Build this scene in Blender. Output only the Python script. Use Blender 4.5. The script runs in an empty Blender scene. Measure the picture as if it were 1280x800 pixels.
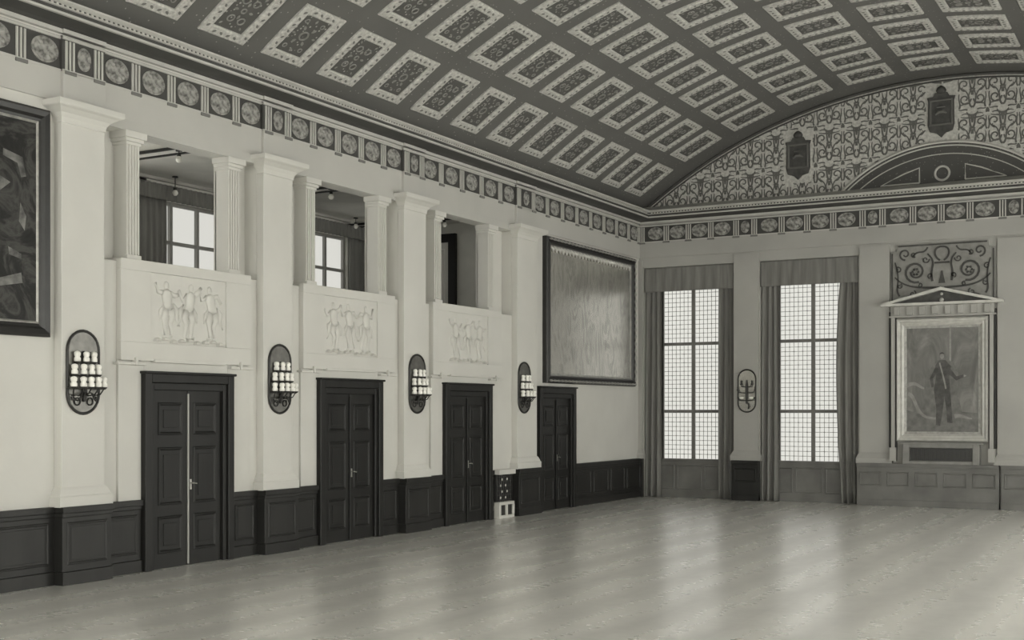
import bpy, bmesh, math, random
from mathutils import Vector, Matrix
random.seed(7)
PI = math.pi
sc = bpy.context.scene
COL = sc.collection
R_ = math.radians

# ------------------------------------------------------------------ camera, world, light, exposure
CAMX, CAMZ, YAW, FPX, HOR = 12.19, 2.1, 29.134, 1553.9, 514.16
cam = bpy.data.cameras.new('camera'); co = bpy.data.objects.new('camera', cam); COL.objects.link(co)
co.location = (CAMX, 0, CAMZ); co.rotation_euler = (PI/2, 0, R_(YAW))
cam.sensor_fit = 'HORIZONTAL'; cam.sensor_width = 36; cam.lens = 36*FPX/1280
cam.shift_y = (HOR-400)/1280; cam.clip_start = .05; cam.clip_end = 200
sc.camera = co
vs = sc.view_settings
vs.view_transform = 'Standard'; vs.look = 'None'; vs.gamma = 1; vs.use_curve_mapping = False
vs.exposure = 0.0
w = bpy.data.worlds.new('sky'); sc.world = w; w.use_nodes = True
w.node_tree.nodes['Background'].inputs[0].default_value = (.95, .96, .9, 1)
w.node_tree.nodes['Background'].inputs[1].default_value = .6
PANE_BACK, PANE_SIDE, PANE_NEAR, PANE_GALLERY = .80, 12.2, 15, .72   # brightness of the daylit window glass

W, D = 14.36, 28.31           # room width, back wall
AX = W/2                      # centre axis
VR, VZ = 11.65, -2.22         # vault circle
BAYS = [12.69, 16.37, 20.05]
DOORS = [12.69, 16.37, 20.05, 23.73]
PIL = [(10.80, .335), (14.485, .335), (18.16, .345), (22.28, .42)]

# ------------------------------------------------------------------ helpers
def lin(c):
    return tuple((x/12.92 if x <= .04045 else ((x+.055)/1.055)**2.4) for x in c)
def tone(v, warm=1.0):        # albedo v with the print's warm tone
    return (v*1.0, v*(1-.015*warm), v*(1-.078*warm), 1)

MATS = {}
def nodes(m):
    m.use_nodes = True
    return m.node_tree.nodes, m.node_tree.links, m.node_tree.nodes['Principled BSDF']
def mat(name, v, rough=.6, metal=0., spec=.5, var=.0, scale=3., bump=.0, bscale=30., stretch=(1, 1, 1), warm=1., lo=None, ramp=None):
    """plain procedural: noise-varied colour and bump"""
    if name in MATS: return MATS[name]
    m = bpy.data.materials.new(name); n, l, b = nodes(m); MATS[name] = m
    b.inputs['Roughness'].default_value = rough; b.inputs['Metallic'].default_value = metal
    b.inputs['Specular IOR Level'].default_value = spec
    b.inputs['Base Color'].default_value = tone(v, warm)
    tc = n.new('ShaderNodeTexCoord'); mp = n.new('ShaderNodeMapping'); mp.inputs['Scale'].default_value = stretch
    l.new(tc.outputs['Object'], mp.inputs['Vector'])
    if var or ramp:
        nz = n.new('ShaderNodeTexNoise'); nz.inputs['Scale'].default_value = scale; nz.inputs['Detail'].default_value = 6
        l.new(mp.outputs[0], nz.inputs['Vector'])
        cr = n.new('ShaderNodeValToRGB')
        if ramp:
            els = cr.color_ramp.elements
            els[0].position, els[0].color = ramp[0][0], tone(ramp[0][1], warm)
            els[1].position, els[1].color = ramp[-1][0], tone(ramp[-1][1], warm)
            for p, c in ramp[1:-1]:
                e = els.new(p); e.color = tone(c, warm)
        else:
            cr.color_ramp.elements[0].position = .3; cr.color_ramp.elements[0].color = tone(v*(1-var), warm)
            cr.color_ramp.elements[1].position = .7; cr.color_ramp.elements[1].color = tone(v*(1+var), warm)
        l.new(nz.outputs['Fac'], cr.inputs[0]); l.new(cr.outputs[0], b.inputs['Base Color'])
    if bump:
        nb = n.new('ShaderNodeTexNoise'); nb.inputs['Scale'].default_value = bscale; nb.inputs['Detail'].default_value = 4
        l.new(mp.outputs[0], nb.inputs['Vector'])
        bp = n.new('ShaderNodeBump'); bp.inputs['Strength'].default_value = bump; bp.inputs['Distance'].default_value = .01
        l.new(nb.outputs['Fac'], bp.inputs['Height']); l.new(bp.outputs[0], b.inputs['Normal'])
    return m

def emit(name, strength):
    m = bpy.data.materials.new(name); m.use_nodes = True; n, l = m.node_tree.nodes, m.node_tree.links
    n.remove(n['Principled BSDF'])
    e = n.new('ShaderNodeEmission')
    tc = n.new('ShaderNodeTexCoord'); nz = n.new('ShaderNodeTexNoise'); nz.inputs['Scale'].default_value = .8
    cr = n.new('ShaderNodeValToRGB')
    cr.color_ramp.elements[0].color = (.92, .91, .84, 1); cr.color_ramp.elements[1].color = (1, .99, .92, 1)
    l.new(tc.outputs['Object'], nz.inputs['Vector']); l.new(nz.outputs['Fac'], cr.inputs[0]); l.new(cr.outputs[0], e.inputs[0])
    e.inputs[1].default_value = strength
    l.new(e.outputs[0], n['Material Output'].inputs[0])
    return m

def starfield(name, v, dot, scale, size, rough=.7):
    """dark painted ground sprinkled with small light dots"""
    m = bpy.data.materials.new(name); n, l, b = nodes(m)
    tc = n.new('ShaderNodeTexCoord')
    vo = n.new('ShaderNodeTexVoronoi'); vo.inputs['Scale'].default_value = scale
    l.new(tc.outputs['Object'], vo.inputs['Vector'])
    nz = n.new('ShaderNodeTexNoise'); nz.inputs['Scale'].default_value = 1.2; nz.inputs['Detail'].default_value = 5
    l.new(tc.outputs['Object'], nz.inputs['Vector'])
    base = n.new('ShaderNodeValToRGB'); base.color_ramp.elements[0].color = tone(v*.85); base.color_ramp.elements[1].color = tone(v*1.15)
    l.new(nz.outputs['Fac'], base.inputs[0])
    cr = n.new('ShaderNodeValToRGB'); cr.color_ramp.elements[0].position = size; cr.color_ramp.elements[0].color = (1, 1, 1, 1)
    cr.color_ramp.elements[1].position = size*1.5; cr.color_ramp.elements[1].color = (0, 0, 0, 1)
    l.new(vo.outputs['Distance'], cr.inputs[0])
    mx = n.new('ShaderNodeMixRGB'); mx.inputs[2].default_value = tone(dot)
    l.new(cr.outputs[0], mx.inputs[0]); l.new(base.outputs[0], mx.inputs[1]); l.new(mx.outputs[0], b.inputs['Base Color'])
    b.inputs['Roughness'].default_value = rough
    return m

def floor_material():
    m = bpy.data.materials.new('parquet'); n, l, b = nodes(m)
    tc = n.new('ShaderNodeTexCoord'); sp = n.new('ShaderNodeSeparateXYZ'); l.new(tc.outputs['Object'], sp.inputs[0])
    def M(op, a, c=None):
        q = n.new('ShaderNodeMath'); q.operation = op
        for i, s in enumerate((a, c)):
            if s is None: continue
            if isinstance(s, (int, float)): q.inputs[i].default_value = s
            else: l.new(s, q.inputs[i])
        return q.outputs[0]
    # lanes of boards running the length of the hall
    lane = M('FLOOR', M('DIVIDE', sp.outputs['X'], .43))
    wn = n.new('ShaderNodeTexWhiteNoise'); wn.noise_dimensions = '1D'; l.new(lane, wn.inputs['W'])
    n0 = n.new('ShaderNodeTexNoise'); n0.inputs['Scale'].default_value = .9; n0.inputs['Detail'].default_value = 3; l.new(tc.outputs['Object'], n0.inputs['Vector'])
    alt = M('ADD', M('MULTIPLY', M('SINE', M('ADD', M('MULTIPLY', sp.outputs['X'], 2*PI/.86), M('MULTIPLY', n0.outputs['Fac'], 3.0))), .5), .5)
    # fine grain of the boards
    wb = n.new('ShaderNodeTexNoise'); wb.inputs['Scale'].default_value = 3.0; wb.inputs['Detail'].default_value = 5
    mg = n.new('ShaderNodeMapping'); mg.inputs['Scale'].default_value = (1.2, 4, 1); l.new(tc.outputs['Object'], mg.inputs['Vector']); l.new(mg.outputs[0], wb.inputs['Vector'])
    nz = n.new('ShaderNodeTexNoise'); nz.inputs['Scale'].default_value = 1.0; nz.inputs['Detail'].default_value = 7
    mpf = n.new('ShaderNodeMapping'); mpf.inputs['Scale'].default_value = (5, 1.6, 1); l.new(tc.outputs['Object'], mpf.inputs['Vector']); l.new(mpf.outputs[0], nz.inputs['Vector'])
    f = M('ADD', M('ADD', M('MULTIPLY', wn.outputs['Value'], .10), M('MULTIPLY', alt, .34)), M('ADD', M('MULTIPLY', wb.outputs['Fac'], .30), M('MULTIPLY', nz.outputs['Fac'], .38)))
    cr = n.new('ShaderNodeValToRGB'); cr.color_ramp.elements[0].position = .2; cr.color_ramp.elements[0].color = tone(.56)
    cr.color_ramp.elements[1].position = .8; cr.color_ramp.elements[1].color = tone(.90)
    l.new(f, cr.inputs[0]); l.new(cr.outputs[0], b.inputs['Base Color'])
    rg = M('ADD', M('MULTIPLY', f, -.10), .34); l.new(rg, b.inputs['Roughness'])
    b.inputs['Specular IOR Level'].default_value = .35
    b.inputs['Coat Weight'].default_value = 1; b.inputs['Coat IOR'].default_value = 1.62; l.new(rg, b.inputs['Coat Roughness'])   # wax polish
    return m

def canvas_material(name, cols, scale, rough, stretch=(1, 1, 1)):
    m = bpy.data.materials.new(name); n, l, b = nodes(m)
    tc = n.new('ShaderNodeTexCoord'); mp = n.new('ShaderNodeMapping'); mp.inputs['Scale'].default_value = stretch
    l.new(tc.outputs['Object'], mp.inputs['Vector'])
    nz = n.new('ShaderNodeTexNoise'); nz.inputs['Scale'].default_value = scale; nz.inputs['Detail'].default_value = 9
    nz.inputs['Distortion'].default_value = 1.6; nz.inputs['Roughness'].default_value = .62
    l.new(mp.outputs[0], nz.inputs['Vector'])
    cr = n.new('ShaderNodeValToRGB'); els = cr.color_ramp.elements
    els[0].position, els[0].color = cols[0][0], tone(cols[0][1]); els[1].position, els[1].color = cols[-1][0], tone(cols[-1][1])
    for p, c in cols[1:-1]: els.new(p).color = tone(c)
    l.new(nz.outputs['Fac'], cr.inputs[0]); l.new(cr.outputs[0], b.inputs['Base Color'])
    b.inputs['Roughness'].default_value = rough
    return m

def new(): return bmesh.new()
def box(bm, x0, x1, y0, y1, z0, z1):
    v = [bm.verts.new(p) for p in ((x0,y0,z0),(x1,y0,z0),(x1,y1,z0),(x0,y1,z0),(x0,y0,z1),(x1,y0,z1),(x1,y1,z1),(x0,y1,z1))]
    for f in ((3,2,1,0),(4,5,6,7),(0,1,5,4),(1,2,6,5),(2,3,7,6),(3,0,4,7)): bm.faces.new([v[i] for i in f])
def prism(bm, pts, vec):
    """closed polygon pts (3D) swept along vec"""
    vec = Vector(vec); a = [bm.verts.new(p) for p in pts]; b = [bm.verts.new(Vector(p)+vec) for p in pts]
    bm.faces.new(a[::-1]); bm.faces.new(b); n = len(a)
    for i in range(n): bm.faces.new((a[i], a[(i+1) % n], b[(i+1) % n], b[i]))
def tube(bm, pts, r, n=8, caps=True):
    pts = [Vector(p) for p in pts]; rings = []
    rr = r if isinstance(r, (list, tuple)) else [r]*len(pts)
    for i, p in enumerate(pts):
        t = (pts[min(i+1, len(pts)-1)]-pts[max(i-1, 0)]).normalized()
        up = Vector((0, 0, 1)) if abs(t.z) < .9 else Vector((1, 0, 0))
        a = t.cross(up).normalized(); b = t.cross(a)
        rings.append([bm.verts.new(p+rr[i]*(math.cos(2*PI*k/n)*a+math.sin(2*PI*k/n)*b)) for k in range(n)])
    for i in range(len(rings)-1):
        for k in range(n): bm.faces.new((rings[i][k], rings[i][(k+1) % n], rings[i+1][(k+1) % n], rings[i+1][k]))
    if caps: bm.faces.new(rings[0][::-1]); bm.faces.new(rings[-1])
def ring(bm, c, ax, r, t, n=28, m=8):
    """torus at c; ax = 'x','y','z' normal"""
    c = Vector(c); U, V, N = {'x': ((0,1,0),(0,0,1),(1,0,0)), 'y': ((1,0,0),(0,0,1),(0,1,0)), 'z': ((1,0,0),(0,1,0),(0,0,1))}[ax]
    U, V, N = Vector(U), Vector(V), Vector(N); g = []
    for i in range(n):
        a = 2*PI*i/n; d = U*math.cos(a)+V*math.sin(a)
        g.append([bm.verts.new(c+d*(r+t*math.cos(2*PI*k/m))+N*t*math.sin(2*PI*k/m)) for k in range(m)])
    for i in range(n):
        for k in range(m): bm.faces.new((g[i][k], g[(i+1) % n][k], g[(i+1) % n][(k+1) % m], g[i][(k+1) % m]))
def lathe(bm, c, prof, n=14, ax='z'):
    """prof: (r, h) list"""
    c = Vector(c); U, V, N = {'x': ((0,1,0),(0,0,1),(1,0,0)), 'y': ((1,0,0),(0,0,1),(0,1,0)), 'z': ((1,0,0),(0,1,0),(0,0,1))}[ax]
    U, V, N = Vector(U), Vector(V), Vector(N); g = []
    for r, h in prof:
        g.append([bm.verts.new(c+N*h+max(r, .0005)*(U*math.cos(2*PI*k/n)+V*math.sin(2*PI*k/n))) for k in range(n)])
    for i in range(len(g)-1):
        for k in range(n): bm.faces.new((g[i][k], g[i][(k+1) % n], g[i+1][(k+1) % n], g[i+1][k]))
    bm.faces.new(g[0][::-1]); bm.faces.new(g[-1])
def ribbon(bm, pts, w0, w1, ax, t):
    """flat band of thickness t following pts in a plane with normal ax ('x' or 'y', +1/-1 direction in t sign)"""
    P = [Vector(p) for p in pts]; N = Vector((1,0,0)) if ax == 'x' else (Vector((0,1,0)) if ax == 'y' else Vector((0,0,1)))
    L = []; Rr = []
    for i, p in enumerate(P):
        d = (P[min(i+1, len(P)-1)]-P[max(i-1, 0)]).normalized(); s = d.cross(N)
        wd = (w0+(w1-w0)*i/(len(P)-1))/2
        L.append(p+s*wd); Rr.append(p-s*wd)
    lo = [bm.verts.new(p) for p in L+Rr]; hi = [bm.verts.new(p+N*t) for p in L+Rr]; n = len(P)
    for i in range(n-1):
        bm.faces.new((hi[i], hi[i+1], hi[n+i+1], hi[n+i]))
        bm.faces.new((lo[i], lo[i+1], hi[i+1], hi[i])); bm.faces.new((lo[n+i], hi[n+i], hi[n+i+1], lo[n+i+1]))
    bm.faces.new((lo[0], hi[0], hi[n], lo[n])); bm.faces.new((lo[n-1], lo[2*n-1], hi[2*n-1], hi[n-1]))
def frame_rect(bm, ax, at, a0, a1, z0, z1, w, prof):
    """mitred picture-frame moulding in plane ax=at; prof = [(inset 0..1 of w, height)] heights along the axis (signed)"""
    loops = []
    for s, h in prof:
        i = s*w; q = [(a0+i, z0+i), (a1-i, z0+i), (a1-i, z1-i), (a0+i, z1-i)]
        loops.append([bm.verts.new((at+h, a, z) if ax == 'x' else (a, at+h, z)) for a, z in q])
    for i in range(len(loops)-1):
        for k in range(4): bm.faces.new((loops[i][k], loops[i][(k+1) % 4], loops[i+1][(k+1) % 4], loops[i+1][k]))
    for k in range(4): bm.faces.new((loops[-1][k], loops[-1][(k+1) % 4], loops[0][(k+1) % 4], loops[0][k]))
def obj(name, bm, m, parent=None, smooth=False, bevel=0, loc=None):
    bmesh.ops.recalc_face_normals(bm, faces=bm.faces)
    me = bpy.data.meshes.new(name); bm.to_mesh(me); bm.free()
    o = bpy.data.objects.new(name, me); COL.objects.link(o)
    for mm in (m if isinstance(m, list) else [m]): me.materials.append(mm)
    if smooth: me.polygons.foreach_set('use_smooth', [True]*len(me.polygons))
    if bevel:
        b = o.modifiers.new('bevel', 'BEVEL'); b.width = bevel; b.segments = 2; b.limit_method = 'ANGLE'
    if parent: o.parent = parent
    if loc: o.location = loc
    return o
def tag(o, label, cat, group=None, kind=None):
    o['label'] = label; o['category'] = cat
    if group: o['group'] = group
    if kind: o['kind'] = kind
    return o
def thing(name, label, cat, loc=(0, 0, 0), rz=0, group=None, kind=None):
    o = bpy.data.objects.new(name, None); COL.objects.link(o); o.empty_display_size = .1
    o.location = loc; o.rotation_euler = (0, 0, rz)
    return tag(o, label, cat, group, kind)
def dup_tree(o, parent=None):
    c = o.copy(); COL.objects.link(c)
    if parent: c.parent = parent
    for ch in list(o.children): dup_tree(ch, c)
    return c
def dup(root, loc, rz, label, group=None):
    r = dup_tree(root); r.location = loc; r.rotation_euler = (0, 0, rz); r['label'] = label
    if group: r['group'] = group
    return r
def pix(x, y, z):
    c, s = math.cos(R_(YAW)), math.sin(R_(YAW))
    X = (x-CAMX)*c+y*s; Z = -(x-CAMX)*s+y*c
    return 640+FPX*X/Z, HOR+FPX*(CAMZ-z)/Z, Z

# ------------------------------------------------------------------ materials
ARCH = mat('architrave_plaster', .46, .78, var=.05, scale=.9, bump=.12, bscale=14)  # wall plaster darkened to paint in the dimmer light high on the wall
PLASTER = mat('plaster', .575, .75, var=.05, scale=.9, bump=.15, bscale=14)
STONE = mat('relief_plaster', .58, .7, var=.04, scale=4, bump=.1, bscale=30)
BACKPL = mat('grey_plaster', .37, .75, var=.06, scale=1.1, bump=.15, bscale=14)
WOOD = mat('dark_oak', .020, .42, spec=.3, var=.25, scale=5, bump=.12, bscale=40, stretch=(1, 1, .12))
WOODB = mat('greyed_oak', .145, .45, spec=.5, var=.25, scale=5, bump=.12, bscale=40, stretch=(.4, 1, .4))  # same oak, lightened to paint in the grazing backlit sheen
DOORW = mat('door_oak', .014, .42, spec=.28, var=.25, scale=6, bump=.1, bscale=50, stretch=(1, 1, .1))
GLINT = mat('pale_edge', .36, .5, var=.05)  # pale tone stands in for light caught at the first door's gap
VAULT = starfield('vault_paint', .115, .3, 10, .09)
CFRAME = mat('coffer_border_paint', .44, .7, var=.28, scale=20)
CLEAF = mat('coffer_leaf_paint', .15, .7)
CROS = mat('coffer_rosette_paint', .22, .7, var=.2, scale=12)
CPANEL = starfield('coffer_panel_paint', .085, .34, 13, .17)
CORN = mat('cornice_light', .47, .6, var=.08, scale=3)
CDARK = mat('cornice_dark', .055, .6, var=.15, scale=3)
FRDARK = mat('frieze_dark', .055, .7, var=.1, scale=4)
MEDAL = mat('medallion_paint', .25, .7, ramp=[(.35, .11), (.5, .27), (.65, .36)], scale=14)
TYMP = mat('tympanum_ground', .50, .8, var=.25, scale=16)
TYMPD = mat('tympanum_scroll', .125, .8, var=.15, scale=5)
LUN = starfield('lunette_paint', .07, .2, 14, .12)
CREST = mat('crest_paint', .06, .6, var=.3, scale=9)
CURT = mat('curtain_cloth', .19, .85, spec=.2, var=.15, scale=3, stretch=(6, 6, .4))  # cloth lightened to include the bright haze around the windows
IRON = mat('wrought_iron', .035, .45, metal=.4)
BRONZE = mat('bronze', .09, .4, metal=.6, var=.2, scale=12)
MIRRORB = mat('pier_mirror', .55, .22, metal=.9, var=.1, scale=5)
MIRROR = mat('old_mirror', .20, .42, metal=.9, var=.25, scale=7)
CANDLE = mat('candle_wax', .85, .5)
GILT = mat('gilt_frame', .34, .42, metal=.25, var=.25, scale=12)
SILVER = mat('pale_gilt_frame', .52, .45, metal=.1, var=.12, scale=8)
FRAMEB = mat('black_frame', .018, .4, var=.2, scale=8)
GPLAST = mat('gallery_plaster', .72, .8, var=.1, scale=1.5)
BRASS = mat('brass', .45, .35, metal=.8)
LEAD = mat('window_lead', .30, .6)
MULL = mat('window_wood', .17, .5, var=.1)
P_BACK, P_SIDE, P_NEAR, P_GAL, P_BALANCE = emit('daylit_glass', PANE_BACK), emit('sunny_glass', PANE_SIDE), emit('bright_glass', PANE_NEAR), emit('gallery_glass', PANE_GALLERY), emit('shaded_glass', PANE_SIDE*.65)  # balanced panes: dimmer for two side windows, boosted for the unseen gallery window

# ------------------------------------------------------------------ floor
bm = new(); box(bm, -.3, W+.3, -5.3, D+.8, -.2, 0)
tag(obj('floor', bm, floor_material()), 'wide polished parquet floor of the empty hall', 'floor', kind='structure')

# ------------------------------------------------------------------ left wall
X0, YN = -.27, -5.0
bm = new()
box(bm, X0, 0, YN, D+.8, 0, 4.03)
ys = [YN]
for k in range(3):
    l, r = PIL[k][0]+PIL[k][1], PIL[k+1][0]-PIL[k+1][1]
    box(bm, X0, 0, ys[-1], l, 4.03, 5.73)
    c = BAYS[k]
    box(bm, X0, -.23, l, c-.85, 4.03, 5.73); box(bm, X0, -.23, c+.85, r, 4.03, 5.73)
    ys.append(r)
box(bm, X0, 0, ys[-1], D+.8, 4.03, 5.73)
box(bm, X0, 0, YN, D+.8, 5.73, 7.2)
WL = tag(obj('wall_left', bm, PLASTER), 'long pale plaster wall with doors and gallery openings', 'wall', kind='structure')
AT = thing('trim_17', 'plain grey architrave band under the frieze of the door wall', 'architrave', kind='structure')
# architrave fascia (slightly proud), broken forward over the pilasters
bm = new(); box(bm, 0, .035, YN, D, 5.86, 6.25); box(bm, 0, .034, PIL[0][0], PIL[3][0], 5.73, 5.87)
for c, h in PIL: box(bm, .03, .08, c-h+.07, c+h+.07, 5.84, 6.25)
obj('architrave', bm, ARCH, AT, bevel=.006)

# parapets, piers under the openings
for k, c in enumerate(BAYS):
    BT = thing('trim_%d' % (14+k), 'white balcony parapet and fluted piers above the %s door' % ['first', 'second', 'third'][k], 'parapet', kind='structure')
    bm = new()
    box(bm, -.23, .09, c-1.24, c+1.24, 2.76, 3.0); box(bm, -.23, .09, c-1.24, c+1.24, 3.93, 4.07)
    box(bm, -.23, .09, c-1.24, c-.72, 3.0, 3.93); box(bm, -.23, .09, c+.72, c+1.24, 3.0, 3.93)
    box(bm, -.23, .065, c-.72, c+.72, 3.0, 3.93)
    box(bm, 0, .105, c-1.30, c-.80, 2.70, 2.735); box(bm, 0, .105, c+.80, c+1.30, 2.70, 2.735)
    box(bm, 0, .115, c-.68, c+.68, 2.745, 2.785)
    for s in (-1, 1): box(bm, .05, .13, c+s*1.0-.02, c+s*1.0+.02, 2.70, 2.80)
    for s in (-1, 1): y0, y1 = sorted((c+s*.8, c+s*1.24)); box(bm, -.02, .035, y0, y1, .9, 2.76)   # shallow field around the door
    box(bm, -.02, .035, c-.8, c+.8, 2.55, 2.76)
    obj('parapet', bm, PLASTER, BT, bevel=.006)
    for s in (-1, 1):                                  # fluted piers
        bm = new(); y0, y1 = sorted((c+s*.85, c+s*1.07))
        box(bm, -.25, -.012, y0, y1, 4.07, 5.73)
        for j in range(5):
            yy = y0+.01+j*.05
            box(bm, -.02, .006, yy-.012, yy+.012, 4.14, 5.56)
        box(bm, -.25, .03, y0-.015, y1+.015, 4.07, 4.13)
        for q, (e, za, zb) in enumerate(((.02, 5.56, 5.60), (.045, 5.60, 5.645), (.075, 5.645, 5.73))):
            box(bm, -.24, .0+e, y0-e, y1+e, za, zb)
        obj('pier', bm, PLASTER, BT, bevel=.004)

# pilasters
ORD = ['nearest, beside the dark painting', 'between the first and second doors', 'between the second and third doors', 'left of the big pale picture']
for k, (c, h) in enumerate(PIL):
    t = thing('trim_%d' % (k+1), 'white flat pilaster '+ORD[k], 'pilaster', kind='structure')
    p = .13
    bm = new(); box(bm, 0, p, c-h, c+h, 1.17, 5.66)
    obj('shaft', bm, PLASTER, t, bevel=.008)
    bm = new(); rows = []
    prof = [(0, 5.59), (.012, 5.60), (.012, 5.62), (.02, 5.66), (.055, 5.71), (.12, 5.755), (.165, 5.772), (.175, 5.785), (.175, 5.845), (0, 5.845)]
    for e, z in prof:
        rows.append([bm.verts.new(q) for q in ((0, c-h-e, z), (p+e, c-h-e, z), (p+e, c+h+e, z), (0, c+h+e, z))])
    for i in range(len(rows)-1):
        for j in range(3): bm.faces.new((rows[i][j], rows[i][j+1], rows[i+1][j+1], rows[i+1][j]))
    bm.faces.new(rows[0]); bm.faces.new(rows[-1][::-1])
    obj('capital', bm, PLASTER, t)
    bm = new(); rows = []
    for e, z in [(.09, .94), (.09, 1.06), (.07, 1.075), (.06, 1.10), (.03, 1.15), (0, 1.18)]:
        rows.append([bm.verts.new(q) for q in ((0, c-h-e*.8, z), (p+e*.6, c-h-e*.8, z), (p+e*.6, c+h+e, z), (0, c+h+e, z))])
    for i in range(len(rows)-1):
        for j in range(3): bm.faces.new((rows[i][j], rows[i][j+1], rows[i+1][j+1], rows[i+1][j]))
    bm.faces.new(rows[0]); bm.faces.new(rows[-1][::-1])
    obj('base', bm, PLASTER, t)

# dado of the left wall
def dado_x(par, y0, y1, x, panels=1, m=WOOD):
    bm = new()
    box(bm, 0, x, y0, y1, .16, .82); box(bm, 0, x+.02, y0-.006, y1+.006, 0, .16)
    box(bm, 0, x+.035, y0-.014, y1+.014, .87, .945); box(bm, 0, x+.015, y0-.006, y1+.006, .82, .87)
    o = obj('dado', bm, m, par, bevel=.006)
    wdt = (y1-y0)/panels
    for i in range(panels):
        a, b = y0+i*wdt+.07, y0+(i+1)*wdt-.07
        if b-a < .08: continue
        bm = new()
        frame_rect(bm, 'x', x-.001, a, b, .24, .76, .035, [(0, 0), (.3, .016), (.7, .016), (1, 0)])
        box(bm, x-.005, x+.006, a+.06, b-.06, .30, .70)
        obj('dado_panel', bm, m, o, bevel=.004)
TL = thing('trim_5', 'dark oak panelled dado along the door wall', 'wainscot', kind='structure')
segs = []; edges = YN
DH = .86
cuts = []
for c, h in PIL: cuts.append((c-h-.05, c+h+.05, 'p'))
for c in DOORS: cuts.append((c-DH, c+DH, 'd'))
cuts.append((21.02, 21.72, 'g'))
cuts.sort()
cur = YN
for a, b, kd in cuts:
    a = max(a, cur)
    if a-cur > .06: dado_x(TL, cur, a, .05, max(1, round((a-cur)/1.3)))
    if kd == 'p': dado_x(TL, a, b, .20)
    cur = b
dado_x(TL, cur, D, .05, 4)

# doors
def door(k, c, bright):
    t = thing('door_%d' % (k+1), 'dark oak panelled double door, %s' % ['first and nearest on the long wall', 'second along the long wall', 'third along the long wall', 'fourth, under the big pale picture'][k], 'door', kind='structure')
    H, HW = 2.6, .85
    bm = new()
    for s in (-1, 1):
        y0, y1 = sorted((c+s*HW, c+s*(HW-.12))); box(bm, 0, .12, y0, y1, 0, H)
        y0, y1 = sorted((c+s*(HW-.12), c+s*(HW-.19))); box(bm, 0, .085, y0, y1, 0, H-.12)
    box(bm, 0, .12, c-HW+.12, c+HW-.12, H-.12, H); box(bm, 0, .085, c-HW+.19, c+HW-.19, H-.22, H-.12)
    box(bm, 0, .15, c-HW-.02, c+HW+.02, H-.005, H+.03)
    obj('door_frame', bm, DOORW, t, bevel=.01)
    for s in (-1, 1):
        y0, y1 = sorted((c+s*.004, c+s*(HW-.195)))
        bm = new(); box(bm, .0, .035, y0, y1, .002, H-.21)
        lf = obj('leaf', bm, DOORW, t, bevel=.004)
        for z0, z1 in ((.2, .7), (.84, 1.62), (1.78, 2.22)):
            bm = new()
            frame_rect(bm, 'x', .034, y0+.10, y1-.10, z0, z1, .05, [(0, 0), (.25, .022), (.6, .018), (1, -.008)])
            box(bm, .03, .046, y0+.20, y1-.20, z0+.1, z1-.1)
            obj('door_panel', bm, DOORW, lf, bevel=.005)
    bm = new(); box(bm, .035, .06, c-.011, c+.011, .02, H-.26)
    obj('astragal', bm, GLINT if bright else DOORW, t, bevel=.006)  # first door's astragal painted pale as a highlight
    bm = new(); box(bm, .035, .045, c+.04, c+.07, 1.03, 1.17); tube(bm, [(.045, c+.055, 1.12), (.085, c+.055, 1.12), (.09, c+.075, 1.12), (.09, c+.125, 1.11)], .009)
    obj('handle', bm, BRASS, t, smooth=False)
for k, c in enumerate(DOORS): door(k, c, k == 0)

# ------------------------------------------------------------------ frieze + cornice
def medallion_mesh(rx, rz):
    """local: faces +x, plane y-z"""
    bm = new()
    n = 26
    def loop(f, h): return [bm.verts.new((h, rx*f*math.cos(2*PI*i/n), rz*f*math.sin(2*PI*i/n))) for i in range(n)]
    L = [loop(1, 0), loop(1, .012), loop(.9, .022), loop(.8, .012), loop(.45, .02), loop(.38, .03), loop(.12, .034)]
    for a, b in zip(L, L[1:]):
        for i in range(n): bm.faces.new((a[i], a[(i+1) % n], b[(i+1) % n], b[i]))
    bm.faces.new(L[-1]); bm.faces.new(L[0][::-1])
    for j in range(4):                                   # leaves
        a = PI/4+j*PI/2
        tube(bm, [(.02, rx*.3*math.cos(a), rz*.3*math.sin(a)), (.028, rx*.55*math.cos(a), rz*.55*math.sin(a)), (.02, rx*.78*math.cos(a), rz*.78*math.sin(a))], [.012, .03, .012], 6)
    return bm
def triglyph_mesh():
    bm = new()
    for d in (-.055, 0, .055): box(bm, 0, .02, d-.013, d+.013, -.185, .165)
    n0 = len(bm.faces); box(bm, 0, .035, -.085, .085, -.245, -.205)
    bm.faces.ensure_lookup_table()
    for f in bm.faces[n0:]: f.material_index = 1
    return bm
FRL = tag(obj('trim_6', (lambda b: (box(b, 0, .02, YN, D, 6.24, 6.67), [box(b, .015, .06, c-h+.07, c+h+.07, 6.24, 6.67) for c, h in PIL], b)[-1])(new()), FRDARK),
          'dark painted frieze with medallions above the door wall', 'frieze', kind='structure')
bm = new(); box(bm, 0, .04, YN, D, 6.235, 6.262); box(bm, 0, .04, YN, D, 6.628, 6.66); box(bm, 0, .06, YN, D, 6.70, 6.75)
for c, h in PIL: c += .07; box(bm, .03, .08, c-h, c+h, 6.235, 6.262); box(bm, .03, .08, c-h, c+h, 6.628, 6.66); box(bm, .03, .09, c-h, c+h, 6.70, 6.75)
obj('frieze_fillet', bm, CORN, FRL)
M_FULL = bpy.data.meshes.new('medallion'); b_ = medallion_mesh(.20, .155); bmesh.ops.recalc_face_normals(b_, faces=b_.faces); b_.to_mesh(M_FULL); b_.free(); M_FULL.materials.append(MEDAL)
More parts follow.
